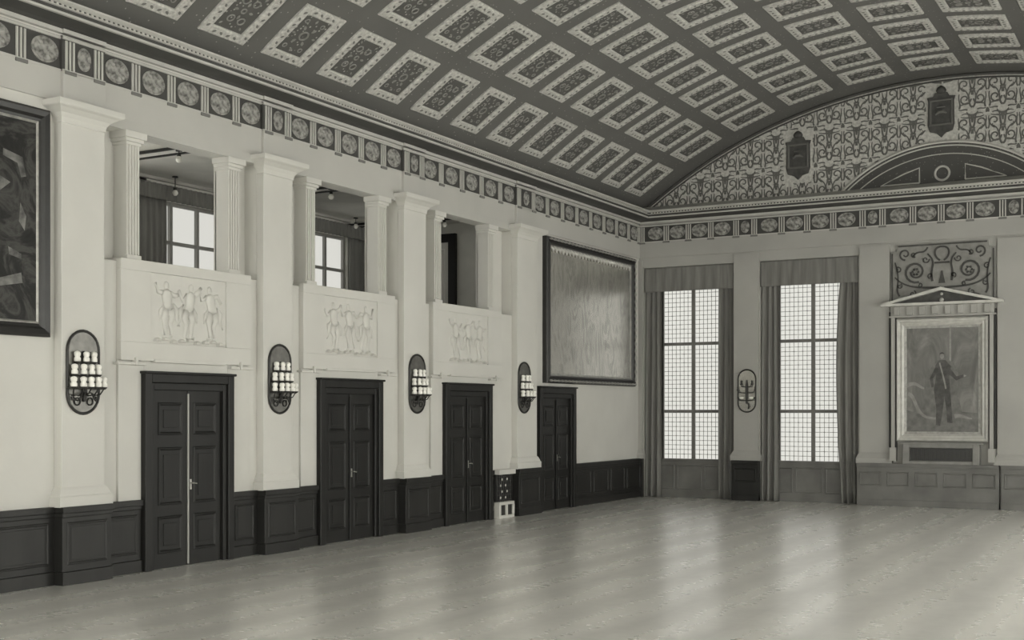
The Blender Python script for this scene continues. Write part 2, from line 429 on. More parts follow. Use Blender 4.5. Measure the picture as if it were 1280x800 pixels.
M_NARR = bpy.data.meshes.new('narrow_medallion'); b_ = medallion_mesh(.105, .145); bmesh.ops.recalc_face_normals(b_, faces=b_.faces); b_.to_mesh(M_NARR); b_.free(); M_NARR.materials.append(MEDAL)
M_TRI = bpy.data.meshes.new('triglyph'); b_ = triglyph_mesh(); bmesh.ops.recalc_face_normals(b_, faces=b_.faces); b_.to_mesh(M_TRI); b_.free(); M_TRI.materials.append(CORN); M_TRI.materials.append(mat('drop_plate', .16, .6))
def place(me, name, loc, rz, par):
    o = bpy.data.objects.new(name, me); COL.objects.link(o); o.location = loc; o.rotation_euler = (0, 0, rz); o.parent = par; return o
ZF = 6.45
def run(y0, y1, n):        # n medallions between y0 and y1 with triglyphs between
    st = (y1-y0-.46)/(n-1)
    for i in range(n):
        place(M_FULL, 'medallion', (.02, y0+.23+i*st, ZF), 0, FRL)
        if i: place(M_TRI, 'triglyph', (.02, y0+.23+(i-.5)*st, ZF), 0, FRL)
for k, (c, h) in enumerate(PIL):
    c += .07
    place(M_NARR, 'medallion', (.06, c, ZF), 0, FRL)
    for s in (-1, 1): place(M_TRI, 'triglyph', (.06, c+s*(h-.11), ZF), 0, FRL)
    if k < 3: run(c+h, PIL[k+1][0]-PIL[k+1][1]+.07, 5)
run(PIL[3][0]+PIL[3][1]+.07, D-.12, 8)
run(PIL[0][0]-PIL[0][1]+.07-.64*4, PIL[0][0]-PIL[0][1]+.07, 4)
place(M_TRI, 'triglyph', (.02, D-.1, ZF), 0, FRL)

def cornice(bmL, bmD, P):
    """P(off, z, end) -> 3D for end 0/1 ; off = distance from wall"""
    def sweep(bm, prof):
        a = [bm.verts.new(P(o, z, 0)) for o, z in prof]; b = [bm.verts.new(P(o, z, 1)) for o, z in prof]; n = len(prof)
        for i in range(n): bm.faces.new((a[i], a[(i+1) % n], b[(i+1) % n], b[i]))
        bm.faces.new(a); bm.faces.new(b[::-1])
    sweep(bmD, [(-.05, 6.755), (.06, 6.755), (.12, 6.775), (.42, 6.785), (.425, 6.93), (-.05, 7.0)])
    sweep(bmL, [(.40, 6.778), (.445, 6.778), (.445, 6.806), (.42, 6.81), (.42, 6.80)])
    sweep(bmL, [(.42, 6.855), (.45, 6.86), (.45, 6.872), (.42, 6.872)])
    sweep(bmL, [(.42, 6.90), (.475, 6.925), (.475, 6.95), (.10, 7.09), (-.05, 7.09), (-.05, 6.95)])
CL = thing('trim_7', 'heavy dark cornice with pale fillets above the door wall', 'cornice', kind='structure')
bl, bd = new(), new(); cornice(bl, bd, lambda o, z, e: (o, (YN if e == 0 else D-o), z))
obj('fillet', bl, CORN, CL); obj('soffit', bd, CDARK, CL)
bm = new(); y = 9.0
while y < D-.5: box(bm, .42, .438, y, y+.035, 6.875, 6.90); y += .075
obj('dentils', bm, CORN, CL)['kind'] = 'stuff'
CB = thing('trim_8', 'heavy dark cornice with pale fillets above the window wall', 'cornice', kind='structure')
bl, bd = new(), new(); cornice(bl, bd, lambda o, z, e: ((o if e == 0 else W-o), D-o, z))
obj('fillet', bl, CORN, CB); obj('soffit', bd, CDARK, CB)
bm = new(); x = .5
while x < 9.6: box(bm, x, x+.035, D-.438, D-.42, 6.875, 6.90); x += .075
obj('dentils', bm, CORN, CB)['kind'] = 'stuff'
CR = thing('trim_9', 'heavy dark cornice above the right window wall, out of frame', 'cornice', kind='structure')
bl, bd = new(), new(); cornice(bl, bd, lambda o, z, e: (W-o, (YN if e == 0 else D-o), z))
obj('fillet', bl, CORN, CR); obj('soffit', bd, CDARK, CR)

# ------------------------------------------------------------------ vault
AM = 37.6
bm = new(); NA = 64
for Rr in (VR, VR+.25):
    vv = [[bm.verts.new((AX+Rr*math.sin(R_(-AM+2*AM*i/NA)), y, VZ+Rr*math.cos(R_(-AM+2*AM*i/NA)))) for i in range(NA+1)] for y in (YN, D+.6)]
    for i in range(NA): bm.faces.new((vv[0][i], vv[0][i+1], vv[1][i+1], vv[1][i]))
CE = tag(obj('ceiling', bm, VAULT, smooth=True), 'dark painted barrel vault with rows of pale bordered coffers', 'ceiling', kind='structure')
def coffer_frame(bm):
    lo = []
    for (a, b, h) in ((.51, .445, .03), (.51, .445, -.034), (.49, .425, -.048), (.385, .315, -.048), (.36, .285, -.034), (.36, .285, .02)):
        lo.append([bm.verts.new(p) for p in ((-a, -b, h), (a, -b, h), (a, b, h), (-a, b, h))])
    for A, B in zip(lo, lo[1:]):
        for k in range(4): bm.faces.new((A[k], A[(k+1) % 4], B[(k+1) % 4], B[k]))
def leaf(bm, cx, cy, r, ang, h, r2=None):
    r2 = r2 or r*.55
    pts = [(cx+math.cos(ang)*r*c-math.sin(ang)*r2*s, cy+math.sin(ang)*r*c+math.cos(ang)*r2*s, h) for c, s in ((1, 0), (.5, .8), (-.3, 1), (-1, 0), (-.3, -1), (.5, -.8))]
    prism(bm, pts, (0, 0, -.006))
def coffer_ornament(bm):
    for i in range(7):
        x = -.375+.125*i
        for s in (-1, 1): leaf(bm, x, s*.37, .034, (1 if i % 2 else -1)*.7*s, -.046)
    for i in range(4):
        y = -.2+.133*i
        for s in (-1, 1): leaf(bm, s*.438, y, .036, PI/2+(.6 if i % 2 else -.6), -.046)
def coffer_rosette(bm):
    ring(bm, (0, 0, -.005), 'z', .075, .014, 14, 5)
    for sx in (-1, 1):
        for sy in (-1, 1):
            ring(bm, (sx*.25, sy*.17, -.004), 'z', .035, .01, 10, 4)
            leaf(bm, sx*.13, sy*.1, .045, sx*sy*.7, 0)
    for s in (-1, 1):
        leaf(bm, s*.29, 0, .035, 0, 0); leaf(bm, 0, s*.22, .035, PI/2, 0)
YC = [26.98-1.276*k for k in range(25)]
ANG = [-33.15+6.63*i for i in range(11)]
spots = []
for a in ANG:
    for y in YC:
        P = (AX+VR*math.sin(R_(a)), y, VZ+VR*math.cos(R_(a)))
        u, v, Z = pix(*P)
        vis = Z > 1 and -60 < u < 1340 and -50 < v < 800
        spots.append((not vis, -Z if False else Z, a, P))
spots.sort(key=lambda q: (q[0], q[1]))
cf = None; rest = new(); restp = new()
for i, (hid, Z, a, P) in enumerate(spots):
    if not hid and i < 100:
        if cf is None:
            bm = new(); coffer_frame(bm); cf = o = obj('coffer', bm, CFRAME, CE)
            bm = new(); box(bm, -.37, .37, -.295, .295, -.012, .02); p_ = obj('coffer_panel', bm, CPANEL, o)
            bm = new(); coffer_ornament(bm); obj('border_ornament', bm, CLEAF, o)
            bm = new(); coffer_rosette(bm); ro = obj('rosette', bm, CROS, o); ro.location = (0, 0, -.014)
            bm = new()
            for q in range(5):
                cx_, cy_ = ((0, 0), (.17, .1), (-.17, .1), (.17, -.1), (-.17, -.1))[q]
                ring(bm, (cx_, cy_, -.004), 'z', .055 if q else .04, .012, 12, 4)
            for sx in (-1, 1):
                leaf(bm, sx*.29, .19, .03, sx*.7, 0); leaf(bm, sx*.29, -.19, .03, -sx*.7, 0); leaf(bm, sx*.12, 0, .04, 0, 0); leaf(bm, 0, sx*.14, .04, PI/2, 0)
            QUAT = bpy.data.meshes.new('rosette'); bmesh.ops.recalc_face_normals(bm, faces=bm.faces); bm.to_mesh(QUAT); bm.free(); QUAT.materials.append(CROS)
        else:
            o = dup_tree(cf, CE)
            if (round((26.98-P[1])/1.276)) % 2:
                for ch in o.children:
                    if ch.name.startswith('rosette'): ch.data = QUAT
        o.location = P; o.rotation_euler = (0, R_(a), 0)
    elif P[1] > -4.2:
        b_ = new(); coffer_frame(b_); M4 = Matrix.Translation(P) @ Matrix.Rotation(R_(a), 4, 'Y'); bmesh.ops.transform(b_, matrix=M4, verts=b_.verts)
        me = bpy.data.meshes.new('t'); b_.to_mesh(me); b_.free(); rest.from_mesh(me); bpy.data.meshes.remove(me)
obj('coffer_border', rest, CFRAME, CE)['kind'] = 'stuff'

# ------------------------------------------------------------------ back wall
WB0 = D+.6
WIN = [(.13, 2.43), (3.07, 5.36), (W-5.36, W-3.07), (W-2.43, W-.13)]
GL = [(.52, 2.05), (3.46, 5.01), (W-5.01, W-3.46), (W-2.05, W-.52)]
bm = new()
xs = [-.3]+[v for wn in WIN for v in wn]+[W+.3]
for i in range(0, len(xs), 2): box(bm, xs[i], xs[i+1], D, WB0, 0, 5.62)
box(bm, -.3, W+.3, D, WB0, 5.62, 7.05)
for (a, b), (g0, g1) in zip(WIN, GL):            # reveal infill around the glass
    box(bm, a, g0-.02, D+.33, WB0, 0, 5.62); box(bm, g1+.02, b, D+.33, WB0, 0, 5.62)
    box(bm, g0-.02, g1+.02, D+.33, WB0, 5.12, 5.62); box(bm, g0-.02, g1+.02, D+.33, WB0, 0, .9)
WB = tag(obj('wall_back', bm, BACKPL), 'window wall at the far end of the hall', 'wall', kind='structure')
AB = thing('trim_18', 'plain grey piers and architrave of the window wall', 'pier', kind='structure')
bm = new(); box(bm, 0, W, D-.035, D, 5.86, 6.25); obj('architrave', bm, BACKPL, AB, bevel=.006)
for x0, x1 in ((0, .10), (2.45, 3.05), (5.40, 6.06), (8.32, 8.98)):       # flat piers with a flared foot
    bm = new(); box(bm, x0, x1, D-.06, D, 1.17, 5.80)
    rows = []
    for e, z in [(.07, .94), (.07, 1.05), (.03, 1.13), (0, 1.18)]:
        rows.append([bm.verts.new(q) for q in ((x0-e*(x0 > .2), D, z), (x0-e*(x0 > .2), D-.06-e, z), (x1+e, D-.06-e, z), (x1+e, D, z))])
    for i in range(3):
        for j in range(3): bm.faces.new((rows[i][j], rows[i][j+1], rows[i+1][j+1], rows[i+1][j]))
    bm.faces.new(rows[0]); bm.faces.new(rows[-1][::-1])
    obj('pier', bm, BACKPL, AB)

# windows of the back wall
def glazing(n, x0, x1, z0, z1, y, label, pane, lead, cols=2, zs=None):
    t = thing('window_%d' % n, label, 'window', kind='structure')
    zs = zs or [z0, 2.10, 3.75, z1]; f = .045
    bm = new(); box(bm, x0-.06, x0, y-.05, y+.06, z0-.06, z1+.06); box(bm, x1, x1+.06, y-.05, y+.06, z0-.06, z1+.06)
    box(bm, x0, x1, y-.05, y+.06, z0-.06, z0); box(bm, x0, x1, y-.05, y+.06, z1, z1+.06)
    obj('window_frame', bm, MULL, t, bevel=.006)
    bm = new()
    cx = [x0+(x1-x0)*i/cols for i in range(cols+1)]
    for x in cx[1:-1]: box(bm, x-f, x+f, y-.045, y+.03, z0, z1)
    obj('mullion', bm, MULL, t, bevel=.006)
    for z in zs[1:-1]:
        bm = new(); box(bm, x0, x1, y-.04, y+.03, z-f*.85, z+f*.85); obj('transom', bm, MULL, t, bevel=.006)
    for i in range(cols):
        for j in range(len(zs)-1):
            bm = new(); a, b, c, d = cx[i]+(f if i else 0), cx[i+1]-(f if i < cols-1 else 0), zs[j]+(.038 if j else 0), zs[j+1]-(.038 if j < len(zs)-2 else 0)
            box(bm, a, b, y, y+.012, c, d); po = obj('pane', bm, pane, t)
            if lead:
                bm = new(); s = .108; nx = max(1, round((b-a)/s)); nz = max(1, round((d-c)/s))
                for q in range(1, nx): X = a+(b-a)*q/nx; box(bm, X-.0055, X+.0055, y-.008, y, c, d)
                for q in range(1, nz): Zz = c+(d-c)*q/nz; box(bm, a, b, y-.007, y, Zz-.0055, Zz+.0055)
                for q in range(1, nx):
                    for r in range(1, nz):
                        if (q+r) % 2: continue
                        X = a+(b-a)*q/nx; Zz = c+(d-c)*r/nz; h = .021
                        prism(bm, [(X-h, y-.001, Zz), (X, y-.001, Zz-h), (X+h, y-.001, Zz), (X, y-.001, Zz+h)], (0, -.009, 0))
                obj('leading', bm, LEAD, po)
    return t
YG = D+.38
for i, (g0, g1) in enumerate(GL):
    glazing(i+1, g0, g1, .94, 5.10, YG, ['tall leaded window in the corner of the far wall', 'tall leaded window nearer the portrait', 'tall window right of the portrait, out of frame', 'tall window in the far right corner, out of frame'][i], P_BACK, True)

# dado of the back wall
TB = thing('trim_10', 'panelled oak dado along the window wall', 'wainscot', kind='structure')
def dado_y(x0, x1, off, panels, m):
    bm = new(); y = D-off
    box(bm, x0, x1, y, D, 0, .9); box(bm, x0, x1, y-.02, D, 0, .14)
    box(bm, x0, x1, y-.045, D, .875, .945); box(bm, x0, x1, y-.018, D, .83, .875)
    o = obj('dado', bm, m, TB, bevel=.006); wd = (x1-x0)/panels
    for i in range(panels):
        a, b = x0+i*wd+.06, x0+(i+1)*wd-.06
        if b-a < .1: continue
        bm = new(); frame_rect(bm, 'y', y+.001, a, b, .44, .76, .035, [(0, 0), (.3, -.02), (.7, -.018), (1, .004)])
        box(bm, a+.06, b-.06, y-.008, y+.004, .5, .7); obj('dado_panel', bm, m, o, bevel=.004)
dado_y(0, .13, .08, 1, WOOD); dado_y(2.42, 3.08, .12, 1, WOOD)
dado_y(5.36, 8.36, .14, 5, WOODB); dado_y(8.40, W-5.36, .14, 1, WOODB)
dado_y(W-3.08, W-2.42, .12, 1, WOODB); dado_y(W-.13, W, .08, 1, WOODB)
for a, b in WIN:                                   # aprons under the windows
    bm = new(); box(bm, a, b, D+.16, D+.33, 0, .9); box(bm, a, b, D+.12, D+.33, .9, .945)
    for q in range(3):
        x0 = a+.1+q*(b-a-.2)/3; x1 = x0+(b-a-.2)/3-.06
        frame_rect(bm, 'y', D+.161, x0, x1, .2, .8, .04, [(0, 0), (.3, -.02), (.7, -.018), (1, .004)])
    obj('window_apron', bm, WOODB, TB, bevel=.005)

# frieze of the back wall
FRB = tag(obj('trim_11', (lambda b: (box(b, 0, W, D-.02, D, 6.24, 6.67), b)[-1])(new()), FRDARK), 'dark painted frieze with medallions above the window wall', 'frieze', kind='structure')
bm = new(); box(bm, 0, W, D-.04, D, 6.235, 6.262); box(bm, 0, W, D-.04, D, 6.628, 6.66); box(bm, 0, W, D-.06, D, 6.70, 6.75); obj('frieze_fillet', bm, CORN, FRB)
NARB = [2.72, 5.68, 8.64]
def brun(x0, x1, n):
    st = (x1-x0)/n
    for i in range(n):
        place(M_FULL, 'medallion', (x0+(i+.5)*st, D-.02, ZF), -PI/2, FRB)
        if i: place(M_TRI, 'triglyph', (x0+i*st, D-.02, ZF), -PI/2, FRB)
for x in NARB:
    place(M_NARR, 'medallion', (x, D-.02, ZF), -PI/2, FRB)
    for s in (-1, 1): place(M_TRI, 'triglyph', (x+s*.22, D-.02, ZF), -PI/2, FRB)
brun(.16, 2.44, 4); brun(3.0, 5.40, 4); brun(5.96, 8.36, 4); brun(8.92, 11.2, 4)
place(M_TRI, 'triglyph', (.09, D-.02, ZF), -PI/2, FRB)

# tympanum
YT = D
bm = new(); n = 60; pts = []
for i in range(n+1):
    a = R_(-37.2+74.4*i/n); pts.append((AX+(VR+.05)*math.sin(a), YT, VZ+(VR+.05)*math.cos(a)))
prism(bm, pts, (0, .3, 0))
TY = tag(obj('trim_12', bm, TYMP), 'arched tympanum with scrolling foliage under the vault', 'tympanum', kind='structure')
LC = (4.88, 3.10)      # lunette circle centre z, radius
EMB = [(3.99, 8.0), (7.16, 8.64), (10.37, 8.0)]
def ok(x, z):
    if math.hypot(x-AX, z-VZ) > VR-.10: return False
    if math.hypot(x-AX, z-LC[0]) < LC[1]+.03: return False
    for ex, ez in EMB:
        if abs(x-ex) < .34 and abs(z-ez) < .62: return False
    return True
def spiral(cx, cz, r0, r1, a0, turns, n=14):
    return [(cx+(r0+(r1-r0)*i/n)*math.cos(a0+turns*2*PI*i/n), cz+(r0+(r1-r0)*i/n)*math.sin(a0+turns*2*PI*i/n)) for i in range(n+1)]
def bez(p0, p1, p2, p3, n=10):
    o = []
    for i in range(n+1):
        t = i/n; s = 1-t; o.append(tuple(s**3*a+3*s*s*t*b+3*s*t*t*c+t**3*d for a, b, c, d in zip(p0, p1, p2, p3)))
    return o
CW, CH = .62, .84
motif = []
motif += [(spiral(.15, .20, .13, .025, PI, 1.2), .035, .03)]
motif += [(spiral(.17, .52, .12, .025, -PI/2, 1.1), .035, .03)]
motif += [(bez((.0, .02), (.10, .03), (.02, .3), (.17, .40)), .045, .025)]
motif += [(bez((.0, .40), (.08, .46), (.02, .66), (.12, .76)), .05, .02)]
motif += [(bez((.02, .66), (.08, .72), (.14, .74), (.22, .70)), .045, .015)]
motif += [(bez((.02, .62), (.10, .64), (.16, .62), (.24, .66)), .04, .015)]
motif += [(bez((.27, .0), (.22, .1), (.31, .2), (.27, .32)), .04, .02)]
motif += [(bez((.30, .36), (.24, .44), (.31, .56), (.28, .64)), .035, .02)]
motif += [([(0, .28), (0, .33), (0, .38)], .05, .07)]
motif += [([(0, .52), (0, .58), (0, .64), (0, .70)], .03, .10)]
motif += [([(.30, .72), (.29, .77), (.31, .82)], .06, .02)]
motif += [(bez((.06, .10), (.12, .14), (.20, .06), (.26, .08)), .035, .02), (bez((.05, .42), (.02, .34), (.10, .30), (.06, .22)), .03, .02),
          (bez((.14, .38), (.20, .36), (.24, .42), (.20, .46)), .03, .02), (bez((.10, .80), (.18, .84), (.22, .78), (.28, .82)), .035, .02)]
bm = new(); tk = 0
for ci in range(-11, 12):
    for ri in range(4):
        for s in (-1, 1):
            for pts, w0, w1 in motif:
                tk = (tk+1) % 34; TH = -.005-.0003*tk
                P = [(AX+ci*CW+s*px, 6.98+ri*CH+pz) for px, pz in pts]
                seg = []
                if all(ok(*p) for p in P):
                    ribbon(bm, [(x, YT, z) for x, z in P], w0, w1, 'y', TH)
                else:
                    seg = []
                    for p in P+[None]:
                        if p and ok(*p): seg.append(p)
                        else:
                            if len(seg) > 2: ribbon(bm, [(x, YT, z) for x, z in seg], w0, w1*.8, 'y', TH)
                            seg = []
obj('foliage_scrolls', bm, TYMPD, TY)['kind'] = 'stuff'
bm = new()
for rr, t in ((VR-.03, .035), (VR-.11, .018)):
    tube(bm, [(AX+rr*math.sin(R_(a)), YT-.02, VZ+rr*math.cos(R_(a))) for a in [-37+74*i/80 for i in range(81)]], t, 6)
obj('arch_moulding', bm, CDARK, TY)
# lunette
bm = new(); pts = [(AX+LC[1]*math.sin(R_(a)), YT-.001, LC[0]+LC[1]*math.cos(R_(a))) for a in [-49+98*i/40 for i in range(41)]]
prism(bm, pts, (0, -.03, 0)); lu = obj('lunette', bm, LUN, TY)
def arc(r, y=YT-.03, am=49): return [(AX+r*math.sin(R_(a)), y, LC[0]+r*math.cos(R_(a))) for a in [-am+2*am*i/48 for i in range(49)]]
bm = new(); tube(bm, arc(LC[1]), .03, 6); tube(bm, arc(LC[1]-.08), .018, 6); tube(bm, arc(LC[1]-.26), .012, 6); obj('lunette_moulding', bm, mat('lunette_line', .50, .6), lu)
bm = new(); ring(bm, (AX, YT-.03, 7.30), 'y', .15, .026, 24, 6); obj('lunette_ring', bm, mat('lunette_line', .50), lu)
for s in (-1, 1):
    bm = new(); q = [(AX+s*.48, 7.13), (AX+s*.48, 7.46), (AX+s*.80, 7.36), (AX+s*1.32, 7.13), (AX+s*.48, 7.13), (AX+s*.48, 7.2)]
    tube(bm, [(x, YT-.03, z) for x, z in q], .018, 6); obj('lunette_panel', bm, mat('lunette_line', .50), lu)
# crests on the tympanum
crest0 = None
for i, (ex, ez) in enumerate(EMB[:2]):
    lab = ['dark crest with knob top on the tympanum, left of the lunette', 'dark crest with knob top directly above the lunette'][i]
    if crest0 is None:
        t = thing('wall_crest', lab, 'crest', (ex, D-.008, ez), 0, 'dark crests on the tympanum'); crest0 = t
        out = [(-.28, -.28), (-.24, -.42), (-.1, -.46), (0, -.56), (.1, -.46), (.24, -.42), (.28, -.28), (.27, .24), (.30, .33), (.17, .34), (.13, .42), (-.13, .42), (-.17, .34), (-.30, .33), (-.27, .24)]
        bm = new(); prism(bm, [(x, 0, z) for x, z in out], (0, -.05, 0)); obj('shield', bm, CREST, t, bevel=.01)
        bm = new(); frame_rect(bm, 'y', -.05, -.25, .25, -.3, .28, .05, [(0, 0), (.3, -.02), (.7, -.02), (1, 0)]); obj('shield_border', bm, mat('crest_edge', .12, .6), t)
        bm = new(); lathe(bm, (0, -.03, .47), [(.02, -.08), (.09, -.05), (.11, 0), (.08, .06), (.02, .10)], 12); obj('crown', bm, CREST, t, smooth=True)
        bm = new(); tube(bm, [(-.12, -.06, -.06), (-.04, -.065, 0), (.04, -.065, 0), (.12, -.06, -.04)], [.02, .04, .04, .015], 6); tube(bm, [(-.09, -.06, .10), (.09, -.06, .10)], .014, 6); obj('charge', bm, mat('crest_edge', .12), t)
    else: dup(crest0, (ex, D-.008, ez), 0, lab)

# right wall and near wall with their tall windows (behind and beside the camera)
bm = new(); wy = [(2.0+5.15*i, 4.4+5.15*i) for i in range(-1, 5)]
ysr = [YN]+[v for p in wy for v in p]+[D+.6]
for i in range(0, len(ysr), 2): box(bm, W, W+.4, ysr[i], ysr[i+1], 0, 5.3)
box(bm, W, W+.4, YN, D+.6, 0, .95); box(bm, W, W+.4, YN, D+.6, 5.3, 7.2)
tag(obj('wall_right', bm, PLASTER), 'tall windowed side wall right of the camera, out of frame', 'wall', kind='structure')
for i, (a, b) in enumerate(wy):
    t = thing('window_%d' % (i+5), 'tall daylit side window, out of frame on the right', 'window', kind='structure')
    bm = new(); box(bm, W+.25, W+.27, a, b, .95, 5.3); obj('pane', bm, P_BALANCE if 0 < i < 3 else P_SIDE, t)
    bm = new()
    for y in (a+.03, (a+b)/2, b-.03): box(bm, W+.18, W+.25, y-.04, y+.04, .95, 5.3)
    for z in (.98, 2.4, 3.8, 5.27): box(bm, W+.18, W+.25, a, b, z-.035, z+.035)
    obj('window_frame', bm, MULL, t)
bm = new(); wx = [(2.2, 4.6), (6.0, 8.4), (9.8, 12.2)]
xr = [-.3]+[v for p in wx for v in p]+[W+.3]
for i in range(0, len(xr), 2): box(bm, xr[i], xr[i+1], YN-.4, YN, 0, 5.3)
box(bm, -.3, W+.3, YN-.4, YN, 0, .95); box(bm, -.3, W+.3, YN-.4, YN, 5.3, 9.8)
tag(obj('wall_front', bm, PLASTER), 'windowed end wall behind the camera, out of frame', 'wall', kind='structure')
for i, (a, b) in enumerate(wx):
    t = thing('window_%d' % (i+20), 'tall daylit window behind the camera, out of frame', 'window', kind='structure')
    bm = new(); box(bm, a, b, YN-.27, YN-.25, .95, 5.3); obj('pane', bm, P_NEAR, t)
    bm = new()
    for x in (a+.03, (a+b)/2, b-.03): box(bm, x-.04, x+.04, YN-.25, YN-.18, .95, 5.3)
    for z in (.98, 2.4, 3.8, 5.27): box(bm, a, b, YN-.25, YN-.18, z-.035, z+.035)
    obj('window_frame', bm, MULL, t)

# ------------------------------------------------------------------ the gallery behind the openings
GX, GY0, GY1, GZ0, GZ1 = -3.4, 8.5, 22.4, 3.0, 6.08
bm = new()
GW = [(15.31-3.68, 17.26-3.68), (15.31, 17.26), (18.99, 20.94)]
ysg = [GY0]+[v for p in GW for v in p]+[GY1]
for i in range(0, len(ysg), 2): box(bm, GX-.3, GX, ysg[i], ysg[i+1], GZ0, GZ1)
box(bm, GX-.3, GX, GY0, GY1, GZ0, 3.6); box(bm, GX-.3, GX, GY0, GY1, 5.72, GZ1)
box(bm, GX-.3, X0, GY0-.2, GY0, GZ0, GZ1); box(bm, GX-.3, X0, GY1, GY1+.2, GZ0, GZ1)
GWL = tag(obj('wall_gallery', bm, GPLAST), 'grey far wall of the gallery seen through the openings', 'wall', kind='structure')
bm = new(); box(bm, GX-.3, X0, GY0-.2, GY1+.2, GZ0-.2, GZ0); tag(obj('floor_gallery', bm, WOOD), 'dark floor of the upper gallery', 'floor', kind='structure')
bm = new(); box(bm, GX-.3, X0, GY0-.2, GY1+.2, GZ1, GZ1+.15)
CG = tag(obj('ceiling_gallery', bm, GPLAST), 'grey beamed ceiling of the upper gallery', 'ceiling', kind='structure')
for y in (10.0, 13.72, 17.4, 21.1):
    bm = new(); box(bm, GX, X0, y-.14, y+.14, GZ1-.10, GZ1); b_ = obj('beam', bm, GPLAST, CG)
    bm = new()
    for e in (-.15, .15): box(bm, GX, X0, y+e-.022, y+e+.022, GZ1-.125, GZ1-.085)
    obj('beam_edge', bm, WOOD, b_)
bm = new(); box(bm, GX, GX+.07, GY0, GY1, GZ1-.05, GZ1); obj('crown_moulding', bm, mat('gallery_trim', .5), CG)
for i, (a, b) in enumerate(GW):
    t = thing('window_%d' % (i+11), ['gallery window left of the first opening', 'bright gallery window behind the first opening', 'bright gallery window behind the second opening'][i], 'window', kind='structure')
    bm = new(); box(bm, GX-.14, GX-.13, a, b, 3.6, 5.72); obj('pane', bm, P_GAL if i else P_BALANCE, t)  # first pane is unseen, its glow raised above its neighbours to light the gallery
    bm = new()
    for y in (a+.03, a+.65, a+1.30, b-.03): box(bm, GX-.13, GX-.07, y-.032, y+.032, 3.6, 5.72)
    for z in (3.63, 4.32, 5.02, 5.69): box(bm, GX-.13, GX-.075, a, b, z-.03, z+.03)
    obj('window_frame', bm, mat('gallery_window_wood', .3), t)

def curtain(name, label, a0, a1, z0, z1, ax, at, depth, group, gather=0., side=1, waves=None, m=CURT):
    """folded cloth hanging between a0..a1; ax 'x' = plane x=at (runs in y), 'y' = plane y=at (runs in x)"""
    bm = new(); waves = waves or max(3, round((a1-a0)/.13)); n = waves*8; rows = 14; G = []
    for thick in (0, .012):
        g = []
        for j in range(rows+1):
            tz = j/rows; z = z0+(z1-z0)*tz
            gz = gather*math.sin(PI*min(1, max(0, (1-tz)))**.8) if gather else 0
            row = []
            for i in range(n+1):
                t = i/n
                lo, hi = (a0, a1-gz) if side > 0 else (a0+gz, a1)
                a = lo+(hi-lo)*t
                d = depth*.5*(1+math.sin(2*PI*waves*t+.6*math.sin(3*tz+t*5)))*(.55+.45*(1-tz))+thick
                row.append(bm.verts.new((at+d, a, z) if ax == 'x' else (a, at-d, z)))
            g.append(row)
        G.append(g)
    for g in G:
        for j in range(rows):
            for i in range(n): bm.faces.new((g[j][i], g[j][i+1], g[j+1][i+1], g[j+1][i]))
    A, B = G
    for j in range(rows):
        for i in (0, n): bm.faces.new((A[j][i], A[j+1][i], B[j+1][i], B[j][i]))
    for i in range(n):
        for j in (0, rows): bm.faces.new((A[j][i], A[j][i+1], B[j][i+1], B[j][i]))
    return tag(obj(name, bm, m, smooth=True), label, 'curtain', group)
curtain('curtain', 'dark curtain left of the gallery window in the first opening', 14.85, 15.68, 3.05, 5.75, 'x', GX+.04, .1, None)
curtain('curtain', 'dark curtain right of the gallery window, mostly behind the first opening pier', 17.15, 17.9, 3.05, 5.75, 'x', GX+.04, .1, None)
curtain('curtain', 'dark curtain left of the gallery window behind the second opening', 18.53, 19.36, 3.05, 5.75, 'x', GX+.04, .1, None)
curtain('curtain', 'dark curtain right of the gallery window in the second opening', 20.87, 21.7, 3.05, 5.75, 'x', GX+.04, .1, None)
for i, (a, b) in enumerate(((14.8, 17.95), (18.48, 21.75))):
    curtain('pelmet', ['dark gathered pelmet over the gallery window in the first opening', 'dark gathered pelmet over the gallery window in the second opening'][i], a, b, 5.68, 5.945, 'x', GX+.16, .05, None, waves=26)['category'] = 'pelmet'
# gallery end door in the third opening
t = thing('door_5', 'pale door in a dark frame at the gallery end, seen through the third opening', 'door', kind='structure')
bm = new(); box(bm, -1.80, -1.62, GY1-.09, GY1, GZ0, 5.86); box(bm, -2.73, -2.55, GY1-.09, GY1, GZ0, 5.86); box(bm, -2.55, -1.80, GY1-.09, GY1, 5.68, 5.86); obj('door_frame', bm, WOOD, t, bevel=.01)
bm = new(); box(bm, -2.55, -1.80, GY1-.04, GY1-.002, GZ0+.01, 5.68); lf = obj('leaf', bm, mat('pale_door', .75, .6), t)
for z0, z1 in ((3.2, 4.1), (4.25, 5.55)):
    bm = new(); frame_rect(bm, 'y', GY1-.039, -2.45, -1.90, z0, z1, .05, [(0, 0), (.3, -.015), (.7, -.015), (1, .004)]); obj('door_panel', bm, mat('pale_door', .75), lf)
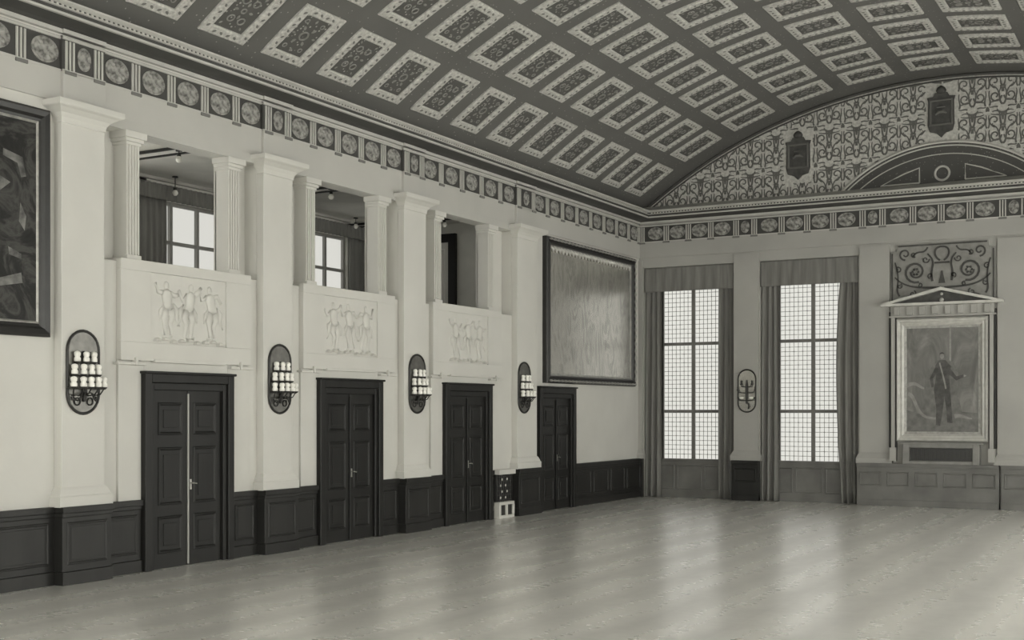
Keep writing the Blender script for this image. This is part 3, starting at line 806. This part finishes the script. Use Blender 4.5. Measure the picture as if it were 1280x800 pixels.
# lamps of the gallery
g0 = None
LM = [(-1.12, 13.72, 5.84, 'white bulb under the beam in the first opening'), (-1.12, 17.40, 5.84, 'white bulb under the beam in the second opening'), (-1.12, 21.1, 5.84, 'white bulb under the beam in the third opening'),
      (-3.05, 15.62, 5.80, 'white bulb hanging before the pelmet in the first opening'), (-3.05, 20.75, 5.90, 'white bulb hanging before the pelmet in the second opening')]
for x, y, z, lab in LM:
    t = thing('pendant_bulb', lab, 'lamp', (x, y, z), 0, 'bulbs on the gallery ceiling')
    top = (GZ1-.10 if x > -2 else GZ1)-z
    bm = new(); tube(bm, [(0, 0, .04), (0, 0, top)], .008, 6); lathe(bm, (0, 0, top-.02), [(.05, 0), (.05, .02)], 10); lathe(bm, (0, 0, .045), [(.03, 0), (.03, .04)], 8); obj('stem', bm, IRON, t)
    bm = new(); lathe(bm, (0, 0, 0), [(.003, -.05), (.028, -.042), (.046, -.015), (.048, .008), (.032, .04), (.02, .055)], 14); obj('bulb', bm, CANDLE, t, smooth=True)

# ------------------------------------------------------------------ curtains and pelmets of the back wall
CURTS = [(.14, .56, 'dark curtain in the corner, left of the corner window', 0, 1), (2.02, 2.42, 'dark curtain right of the corner window, beside the mirror pier', .0, -1),
         (3.08, 3.50, 'dark curtain left of the second window, beside the mirror pier', .0, 1), (4.96, 5.35, 'dark curtain right of the second window, bulging inward', -.12, -1)]
for a, b, lab, g, s in CURTS:
    curtain('curtain', lab, a, b, .01, 5.40, 'y', D+.15, .12, 'curtains of the far windows', gather=g, side=s)
for (a, b), lab in zip(WIN[:2], ('dark cloth pelmet across the top of the corner window', 'dark cloth pelmet across the second window, right of the mirror pier')):
    curtain('pelmet', lab, a+.01, b-.01, 5.02, 5.61, 'y', D+.02, .025, 'pelmets of the far windows', waves=9)['category'] = 'pelmet'

# ------------------------------------------------------------------ plaster reliefs in the parapets
def figure(bm, cy, z0, H, lean, arm, leg, s):
    """a small dancing figure in low relief; local x depth"""
    def T(pts, rr, n=8): tube(bm, [(x, cy+y*s*H, z0+z*H) for x, y, z in pts], [r*H*1.2 for r in rr], n)
    d = .0
    hx = lean
    T([(d, 0, .50), (d+.012, hx*.4, .60), (d+.015, hx*.8, .72), (d+.012, hx, .80), (d, hx*1.05, .85)], [.085, .085, .10, .085, .035], 10)   # trunk
    lathe(bm, (.008, cy+hx*1.15*s*H, z0+.92*H), [(.01*H, -.075*H), (.05*H, -.05*H), (.062*H, 0), (.05*H, .05*H), (.01*H, .075*H)], 10)
    T([(d, -.04, .50), (d+.015, -.10-leg*.3, .36), (d+.01, -.06-leg*.9, .27), (d, -.10-leg, .05), (d+.01, -.03-leg, .015)], [.08, .062, .05, .035, .03])
    T([(d, .04, .50), (d+.012, .10, .33), (d+.01, .08, .26), (d, .06, .04), (d+.01, .14, .015)], [.08, .062, .05, .035, .03])
    T([(d, hx-.08, .79), (d+.012, hx-.20, .74-arm*.1), (d+.012, hx-.30, .80+arm*.12)], [.045, .036, .028])
    T([(d, hx+.08, .79), (d+.012, hx+.21, .82+arm*.1), (d+.012, hx+.27, .95)], [.045, .036, .028])
    T([(d, -.12, .62), (d+.006, -.22, .50), (d, -.20, .36), (d+.004, -.28, .22)], [.02, .05, .04, .015])       # drapery
    T([(d, .10, .60), (d+.006, .18, .46), (d, .22, .30)], [.02, .045, .012])
for k, c in enumerate(BAYS):
    t = thing('relief_panel', ['pale plaster relief of dancing figures above the first door', 'pale plaster relief of dancing figures above the second door', 'pale plaster relief of dancing figures above the third door'][k], 'relief', (.065, c, 3.0), 0, 'reliefs over the doors')
    bm = new(); box(bm, -.002, .006, -.715, .715, .005, .925)
    for j in range(9):                                # uneven ground line
        lathe(bm, (.0, -.6+j*.15, .06+.015*math.sin(j*2.1)), [(.08, -.03), (.06, .0), (.02, .018)], 8)
    obj('relief_ground', bm, STONE, t)
    for j in range(3):
        rnd = random.Random(k*7+j)
        bm = new(); figure(bm, -.42+.42*j+rnd.uniform(-.03, .03), .08, .76, rnd.uniform(-.08, .08), rnd.uniform(-1, 1), rnd.uniform(-.05, .1), 1 if (j+k) % 2 else -1)
        for v in bm.verts: v.co.x = .004+v.co.x*.42
        obj('relief_figure', bm, STONE, t, smooth=True)

# ------------------------------------------------------------------ mirror sconces
def stadium(hw, hh, n=14):
    o = []
    for i in range(n+1): a = PI*i/n; o.append((hw*math.cos(a), hh-hw+hw*math.sin(a)))
    for i in range(n+1): a = PI+PI*i/n; o.append((hw*math.cos(a), -hh+hw+hw*math.sin(a)))
    return o
def sconce_body(t, hw, hh, mm=None):
    bm = new(); prism(bm, [(0, y, z) for y, z in stadium(hw-.012, hh-.012)], (.02, 0, 0)); obj('mirror', bm, mm or MIRROR, t)
    bm = new(); s = stadium(hw-.022, hh-.022); ring_pts = [(.02, y, z) for y, z in s]
    ring_pts.append(ring_pts[0]); tube(bm, ring_pts, .018, 8, caps=False)
    obj('rim', bm, IRON, t, smooth=True)
sc0 = thing('mirror_sconce', 'oval mirror sconce with three tiers of white candles on the nearest pilaster', 'wall light', (.13, 10.78, 2.58), 0, 'oval mirror sconces on the pilasters')
sconce_body(sc0, .265, .53)
tiers = [(-.20, .235, 5, .13), (-.045, .185, 4, .07), (.11, .13, 3, .045)]
bm = new()
cand = []
for z, hw, n, dp in tiers:
    arcp = [(.03+dp*(1-(1-i/9)**4)+.012, (hw+.02)*(i-9)/9, z) for i in range(19)]
    tube(bm, [(.03+dp*(1-abs(i/9-1)**6), (hw+.025)*(i-9)/9, z) for i in range(19)], .012, 6)
    for i in range(n):
        y = -hw+2*hw*i/(n-1); p = (.03+dp*(1-.35*abs(y/(hw+.01))**4), y, z)
        tube(bm, [(.02, y*.6, z-.09), (.03+(p[0]-.03)*.6, y*.9, z-.07), (p[0], y, z)], .009, 6)
        lathe(bm, p, [(.014, -.012), (.036, .004), (.042, .018), (.03, .02)], 10); cand.append((p[0], p[1], z+.016))
tube(bm, [(.03, 0, -.36), (.05, 0, -.25), (.05, 0, .2), (.03, 0, .26)], [.02, .028, .02, .012], 8)
for s in (-1, 1):
    tube(bm, [(.03, s*.02, -.30)]+[(.04+.05*math.sin(PI*i/8), s*(.02+.16*i/8), -.30+.05*math.sin(2*PI*i/8)) for i in range(1, 9)], .011, 6)
    tube(bm, [(.03, s*(.10+.045*math.cos(2*PI*i/12)), -.36+.045*math.sin(2*PI*i/12)) for i in range(13)], .009, 6)
obj('bracket', bm, IRON, sc0)
bm = new(); lathe(bm, (0, 0, 0), [(.03, 0), (.042, .012), (.040, .045), (.028, .06), (.038, .075), (.042, .105), (.03, .122), (.006, .13)], 12)
c0 = obj('candle', bm, CANDLE, sc0, smooth=True, loc=cand[0])
for p in cand[1:]:
    c = c0.copy(); COL.objects.link(c); c.parent = sc0; c.location = p
for k, lab in ((1, 'oval mirror sconce with white candles on the pilaster between first and second doors'), (2, 'oval mirror sconce with white candles on the pilaster between second and third doors'), (3, 'oval mirror sconce with white candles on the pilaster beside the big pale picture')):
    dup(sc0, (.13, [0, 14.50, 18.2, 22.12][k], 2.58), 0, lab)
t = thing('mirror_sconce', 'small oval mirror with dark cross-shaped arms on the pier between far windows', 'wall light', (2.78, D-.06, 2.58), -PI/2)
sconce_body(t, .235, .52, MIRRORB)
bm = new()
tube(bm, [(.05, 0, -.30), (.07, 0, -.1), (.07, 0, .12), (.05, 0, .26)], [.02, .026, .022, .01], 8)
for z, hw in ((.10, .13), (-.04, .21), (-.22, .20)):
    tube(bm, [(.05, -hw, z+.05), (.1, -hw*.8, z), (.07, 0, z-.01), (.1, hw*.8, z), (.05, hw, z+.05)], .012, 6)
    for s in (-1, 1): lathe(bm, (.06, s*hw, z+.05), [(.01, -.01), (.03, .01), (.03, .02)], 8)
tube(bm, [(.05, .03, -.28), (.07, .06, -.36), (.05, .04, -.42)], .014, 6)
obj('bracket', bm, IRON, t)
for hw, z in ((.13, .17), (-.13, .17), (.21, .03), (-.21, .03)):
    bm = new(); lathe(bm, (.06, hw, z), [(.014, 0), (.016, .06), (.006, .08)], 8); obj('candle', bm, IRON, t)
for s in (-1, 1):
    bm = new(); lathe(bm, (.06, s*.12, -.195), [(.02, 0), (.05, .02), (.05, .045), (.02, .055)], 10); obj('glass_cup', bm, CANDLE, t, smooth=True)  # white lumps stand in for the floor's reflection in the mirror

# ------------------------------------------------------------------ pictures on the long wall
t = thing('painting', 'large dark battle-like painting in a black frame at the left edge', 'painting', (0, 8.75, 4.35))
bm = new(); frame_rect(bm, 'x', 0, -3.0, 1.60, -1.36, 1.36, .16, [(0, .0), (0, .07), (.2, .10), (.55, .085), (.75, .05), (1, .04), (1, 0)]); obj('frame', bm, FRAMEB, t)
bm = new(); frame_rect(bm, 'x', .04, -2.845, 1.445, -1.205, 1.205, .03, [(0, -.02), (0, .012), (.5, .02), (1, .0), (1, -.02)]); obj('gilt_slip', bm, GILT, t)
bm = new(); box(bm, 0, .04, -2.83, 1.43, -1.19, 1.19); cv = obj('canvas', bm, canvas_material('dark_oil_canvas', [(.30, .010), (.47, .02), (.56, .06), (.64, .025), (.72, .20)], 1.7, .5, (1, 1, 1)), t)
bpy.data.materials['dark_oil_canvas'].node_tree.nodes['Principled BSDF'].inputs['Specular IOR Level'].default_value = .2
bm = new()                                            # pale painted shapes that read against the dark ground
for q in ([(.72, .55), (1.05, .42), (.80, .22)], [(.95, .80), (1.22, .74), (1.27, .52), (1.2, .5), (1.15, .66), (.95, .72)], [(1.19, .20), (1.27, .05), (1.25, -.12), (1.17, -.02)],
          [(.70, -.42), (.78, -.30), (.90, -.62), (.85, -.66)], [(1.02, -.33), (1.2, -.40), (1.2, -.46), (1.03, -.42)], [(.55, .02), (.72, -.05), (.70, -.1), (.54, -.04)], [(.3, .3), (.45, .5), (.5, .1), (.36, -.1)], [(.85, -.72), (1.2, -.62), (1.22, -.74), (.9, -.8)]):
    prism(bm, [(.039, y, z) for y, z in q], (.004, 0, 0))
obj('painted_highlights', bm, mat('pale_oil_paint', .25, .5, ramp=[(.35, .035), (.65, .19)], scale=6), cv)

t = thing('picture', 'very large pale picture in a dark ornate frame above the fourth door', 'picture', (0, 25.55, 4.25))
bm = new(); frame_rect(bm, 'x', 0, -2.36, 2.30, -1.55, 1.55, .17, [(0, 0), (0, .09), (.12, .13), (.3, .13), (.38, .09), (.6, .09), (.72, .12), (.86, .12), (1, .05), (1, 0)]); obj('frame', bm, FRAMEB, t)
for a, b in (((-2.3, -1.5), (2.24, -1.5)), ((-2.3, 1.5), (2.24, 1.5)), ((2.24, -1.45), (2.24, 1.45))):
    bm = new(); n = round(math.hypot(b[0]-a[0], b[1]-a[1])/.085)
    tube(bm, [(.135, a[0]+(b[0]-a[0])*i/n, a[1]+(b[1]-a[1])*i/n) for i in range(n+1)], [.03 if i % 2 else .008 for i in range(n+1)], 6)
    obj('bead_moulding', bm, GILT, t)
bm = new(); frame_rect(bm, 'x', .05, -2.20, 2.14, -1.39, 1.39, .05, [(0, -.02), (0, .02), (1, .0), (1, -.02)]); obj('gilt_slip', bm, GILT, t)
bm = new(); y = -2.1
while y < 2.0: tube(bm, [(.06, y, 1.36), (.09, y+.06, 1.31), (.06, y+.13, 1.25)], [.02, .04, .015], 6); y += .16
obj('top_scallops', bm, SILVER, t)
bm = new(); box(bm, 0, .045, -2.18, 2.12, -1.37, 1.37)
obj('canvas', bm, canvas_material('embossed_gilt_leather', [(.30, .42), (.48, .72), (.60, .50), (.72, .80)], 2.6, .27, (1, 1, .35)), t)
vb = bpy.data.materials['embossed_gilt_leather'].node_tree.nodes['Principled BSDF']; vb.inputs['Metallic'].default_value = .8  # made metallic so the canvas carries a strong window glare

# ------------------------------------------------------------------ portrait group on the far wall
PX = 7.18
t = thing('trim_13', 'portrait surround with a triangular pediment on the far wall', 'surround', kind='structure')
bm = new()
for s in (-1, 1):
    x0, x1 = sorted((PX+s*1.07, PX+s*.99)); box(bm, x0, x1, D-.15, D, 1.30, 4.18)
    box(bm, x0-.03, x1+.03, D-.18, D, 1.0, 1.30)
obj('side_post', bm, BACKPL, t, bevel=.006)
bm = new()
for s in (-1, 1):
    for e in (1.095, .965):
        x0, x1 = sorted((PX+s*e, PX+s*(e+.022))); box(bm, x0, x1, D-.12, D, 1.3, 4.3)
obj('dark_reveal', bm, WOOD, t)
bm = new(); box(bm, PX-1.08, PX+1.08, D-.13, D, 4.18, 4.42)
for i in range(8): x = PX-.94+i*.27; box(bm, x-.06, x+.06, D-.19, D-.12, 4.22, 4.40)
box(bm, PX-1.12, PX+1.12, D-.17, D, 4.17, 4.205)
obj('entablature', bm, BACKPL, t, bevel=.005)
bm = new(); box(bm, PX-1.27, PX+1.27, D-.27, D, 4.42, 4.475)
for s in (-1, 1): prism(bm, [(PX+s*1.27, D, 4.475), (PX, D, 4.80), (PX, D, 4.735), (PX+s*1.05, D, 4.475)], (0, -.26, 0))
obj('pediment', bm, SILVER, t)
bm = new(); prism(bm, [(PX-1.05, D, 4.475), (PX+1.05, D, 4.475), (PX, D, 4.74)], (0, -.10, 0)); obj('pediment_field', bm, CREST, t)
bm = new(); lathe(bm, (PX, D-.10, 4.53), [(.05, 0), (.03, -.03), (.005, -.04)], 10, 'y'); lathe(bm, (PX, D-.10, 4.66), [(.035, 0), (.02, -.03), (.005, -.04)], 10, 'y'); obj('pediment_ornament', bm, SILVER, t)

t = thing('portrait', 'framed full-length portrait of a standing robed person on the far wall', 'painting', (PX, D-.0, 1.44))
H = 2.70
bm = new(); frame_rect(bm, 'y', 0, -.965, .965, 0, H, .17, [(0, 0), (0, -.10), (.15, -.13), (.35, -.12), (.5, -.085), (.7, -.095), (1, -.05), (1, 0)]); obj('frame', bm, SILVER, t)
bm = new(); frame_rect(bm, 'y', -.05, -.80, .80, .165, H-.165, .05, [(0, .02), (0, -.012), (1, -.004), (1, .02)]); obj('inner_slip', bm, GILT, t)
bm = new(); box(bm, -.79, .79, -.045, 0, .17, H-.17); cv = obj('canvas', bm, canvas_material('portrait_canvas', [(.3, .10), (.5, .17), (.7, .27)], 2.2, .6, (1, 1, .4)), t)
def patch(name, polys, m, h=.004):
    bm = new()
    for q in polys: prism(bm, [(x, -.045, z) for x, z in q], (0, -h, 0))
    return obj(name, bm, m, cv)
DP, LP, MP = mat('portrait_dark', .075, .6, var=.4, scale=9), mat('portrait_light', .25, .6, var=.2, scale=9), mat('portrait_mid', .15, .6, var=.3, scale=7)
patch('painted_ground', [[(-.78, .18), (.78, .18), (.78, .62), (.3, .66), (-.2, .52), (-.78, .70)]], MP, .002)
patch('painted_cloak', [[(-.12, 1.78), (-.24, 1.60), (-.34, 1.2), (-.40, .80), (-.52, .55), (-.20, .44), (.04, .40), (.34, .44), (.42, .62), (.32, 1.1), (.34, 1.5), (.24, 1.72), (.10, 1.80), (0, 1.76)]], MP, .003)
patch('painted_robe', [[(-.06, 1.78), (-.14, 1.66), (-.13, 1.40), (-.17, 1.12), (-.12, .72), (-.13, .36), (-.04, .34), (.01, .62), (.05, 1.0), (.09, .70), (.11, .42), (.22, .40), (.20, .74), (.17, 1.12), (.15, 1.42), (.19, 1.64), (.07, 1.78)],
                       [(.17, 1.60), (.30, 1.42), (.46, 1.46), (.46, 1.40), (.30, 1.33), (.15, 1.46)], [(-.14, 1.62), (-.26, 1.38), (-.22, 1.18), (-.17, 1.20), (-.19, 1.38), (-.12, 1.48)]], DP, .006)
patch('painted_face', [[(-.0+.042*math.cos(2*PI*i/12), 1.865+.062*math.sin(2*PI*i/12)) for i in range(12)]], LP, .008)
patch('painted_hand', [[(.45, 1.46), (.51, 1.43), (.45, 1.40)]], LP, .008)
patch('painted_hair', [[(-.045, 1.87), (-.05, 1.93), (0, 1.955), (.05, 1.93), (.045, 1.87), (.03, 1.91), (-.03, 1.91)]], DP, .009)
patch('painted_column', [[(.15, 1.75), (.19, 1.75), (.19, 2.48), (.15, 2.48)]], LP, .002)
arcq = bez((-.72, 1.05), (-.50, 1.0), (-.62, .42), (-.06, .52), 14)
bm = new(); ribbon(bm, [(x, -.045, z) for x, z in arcq], .08, .05, 'y', -.005)
ribbon(bm, [(x, -.045, z) for x, z in bez((-.76, 1.22), (-.55, 1.34), (-.5, 1.2), (-.38, 1.16))], .09, .04, 'y', -.005)
ribbon(bm, [(x, -.045, z) for x, z in bez((.26, .55), (.4, .6), (.5, .5), (.62, .50))], .09, .03, 'y', -.005)
ribbon(bm, [(x, -.045, z) for x, z in bez((-.05, 1.72), (-.01, 1.55), (.05, 1.35), (.08, 1.15))], .03, .035, 'y', -.008)
obj('painted_drapery', bm, LP, cv)

t = thing('ornament_panel', 'carved scrollwork panel with notched corners above the pediment', 'panel', (PX, D-.0, 4.45))
HP = 1.33
bm = new(); prism(bm, [(x, 0, z) for x, z in ((-1.09, 0), (1.09, 0), (1.09, HP-.14), (.96, HP-.14), (.96, HP), (-.96, HP), (-.96, HP-.14), (-1.09, HP-.14))], (0, -.05, 0)); obj('panel_ground', bm, mat('carved_grey', .24, .7, var=.15, scale=8), t)
bm = new()
def rb(pts, w0, w1): ribbon(bm, [(x, -.05, z) for x, z in pts], w0, w1, 'y', -.018)
for s in (-1, 1):
    rb([(s*x, z) for x, z in spiral(.56, .72, .24, .10, PI*1.4, 1.3, 20)], .05, .04)
    rb([(s*x, z) for x, z in spiral(.78, 1.12, .13, .03, -PI/2, 1.2, 16)], .04, .03)
    rb([(s*x, z) for x, z in bez((.05, .35), (.35, .38), (.75, .32), (1.0, .62), 14)], .05, .03)
    rb([(s*x, z) for x, z in bez((.2, .5), (.28, .8), (.08, .9), (.30, 1.1), 14)], .05, .03)
    rb([(s*x, z) for x, z in bez((.9, .2), (1.02, .35), (.85, .5), (1.0, .95), 14)], .04, .03)
    rb([(s*x, z) for x, z in bez((.3, 1.25), (.4, 1.05), (.5, 1.25), (.62, 1.05), 12)], .035, .03)
    rb([(s*x, z) for x, z in bez((.0, 1.25), (.22, 1.25), (.16, 1.0), (.04, .95), 12)], .04, .04)
    rb([(s*x, z) for x, z in bez((.12, .12), (.4, .05), (.6, .3), (.8, .15), 12)], .04, .03)
    rb([(s*1.06, .05), (s*1.06, .6), (s*1.06, HP-.18)], .03, .03)
    for cx_, cz_, rr, a0 in ((.22, .22, .09, 0), (.62, .24, .08, 2), (.93, .78, .07, 1), (.34, .98, .08, 3), (.60, 1.10, .06, 4), (.24, .62, .06, 5), (.90, .42, .06, 2), (.46, .42, .05, 1)):
        rb([(s*x, z) for x, z in spiral(cx_, cz_, rr, .02, a0, 1.1, 12)], .03, .02)
    for j in range(6):
        a = 2*PI*j/6; lathe(bm, (s*(.56+.06*math.cos(a)), -.05, .72+.06*math.sin(a)), [(.03, 0), (.02, -.02)], 6, 'y')
rb([(-.93, HP-.03), (0, HP-.03), (.93, HP-.03)], .03, .03)
rb([(0, .45), (0, .58), (0, .72)], .14, .03); rb([(-.16, .9), (0, .9), (.16, .9)], .04, .04)
obj('scrollwork', bm, mat('carved_dark', .06, .7, var=.2, scale=8), t)

t = thing('console', 'low wooden console with a dark front panel beneath the portrait', 'cabinet', (PX, D-.14, .945))
bm = new(); box(bm, -.80, -.66, -.10, .13, 0, .44); box(bm, .66, .80, -.10, .13, 0, .44); box(bm, -.66, .66, -.10, .13, .36, .44); box(bm, -.66, .66, -.10, .13, 0, .07); box(bm, -.66, .66, .0, .13, .07, .36)
obj('case', bm, mat('console_wood', .22, .5, var=.15, scale=6), t, bevel=.008)
bm = new(); box(bm, -.64, .64, -.04, -.001, .085, .345); obj('front_panel', bm, IRON, t, bevel=.004)
bm = new()
for i in range(31): x = -.62+i*.0413; box(bm, x-.006, x+.006, -.052, -.04, .09, .34)
obj('grille', bm, FRAMEB, t)
bm = new(); box(bm, -.88, .88, -.13, .13, .435, .475); obj('top', bm, mat('console_wood', .22), t, bevel=.006)

# ------------------------------------------------------------------ small grille box beside the third door
t = thing('heating_grille', 'dark lattice heating grille on a white footed base beside third door', 'heater', (0, 21.37, 0))
bm = new(); box(bm, .04, .17, -.30, .30, .26, .32); box(bm, 0, .17, -.30, .30, 0, .06)
for y in (-.27, 0, .27): box(bm, .04, .17, y-.04, y+.04, .06, .26)
obj('base', bm, PLASTER, t, bevel=.008)
bm = new(); box(bm, .04, .06, -.30, .30, .32, .86); box(bm, .04, .145, -.235, -.035, .06, .26); box(bm, .04, .145, .035, .235, .06, .26); obj('back', bm, IRON, t)  # dark plates fill the base openings, standing in for their shade
bm = new()
for i in range(7):
    y = -.26+i*.087; tube(bm, [(.09, y, .32), (.09, y, .86)], .010, 6)
for i in range(6):
    z = .36+i*.09; tube(bm, [(.105, -.29, z), (.105, .29, z)], .008, 6)
obj('lattice', bm, FRAMEB, t)
for i in range(4):
    for j in range(2): bm = new(); lathe(bm, (.112, -.16+j*.2+(.06 if i % 2 else 0), .40+i*.12), [(.028, 0), (.012, .012)], 8, 'x'); obj('rosette', bm, SILVER, t)
bm = new(); box(bm, .04, .19, -.32, .32, .86, .96); obj('top', bm, PLASTER, t, bevel=.008)
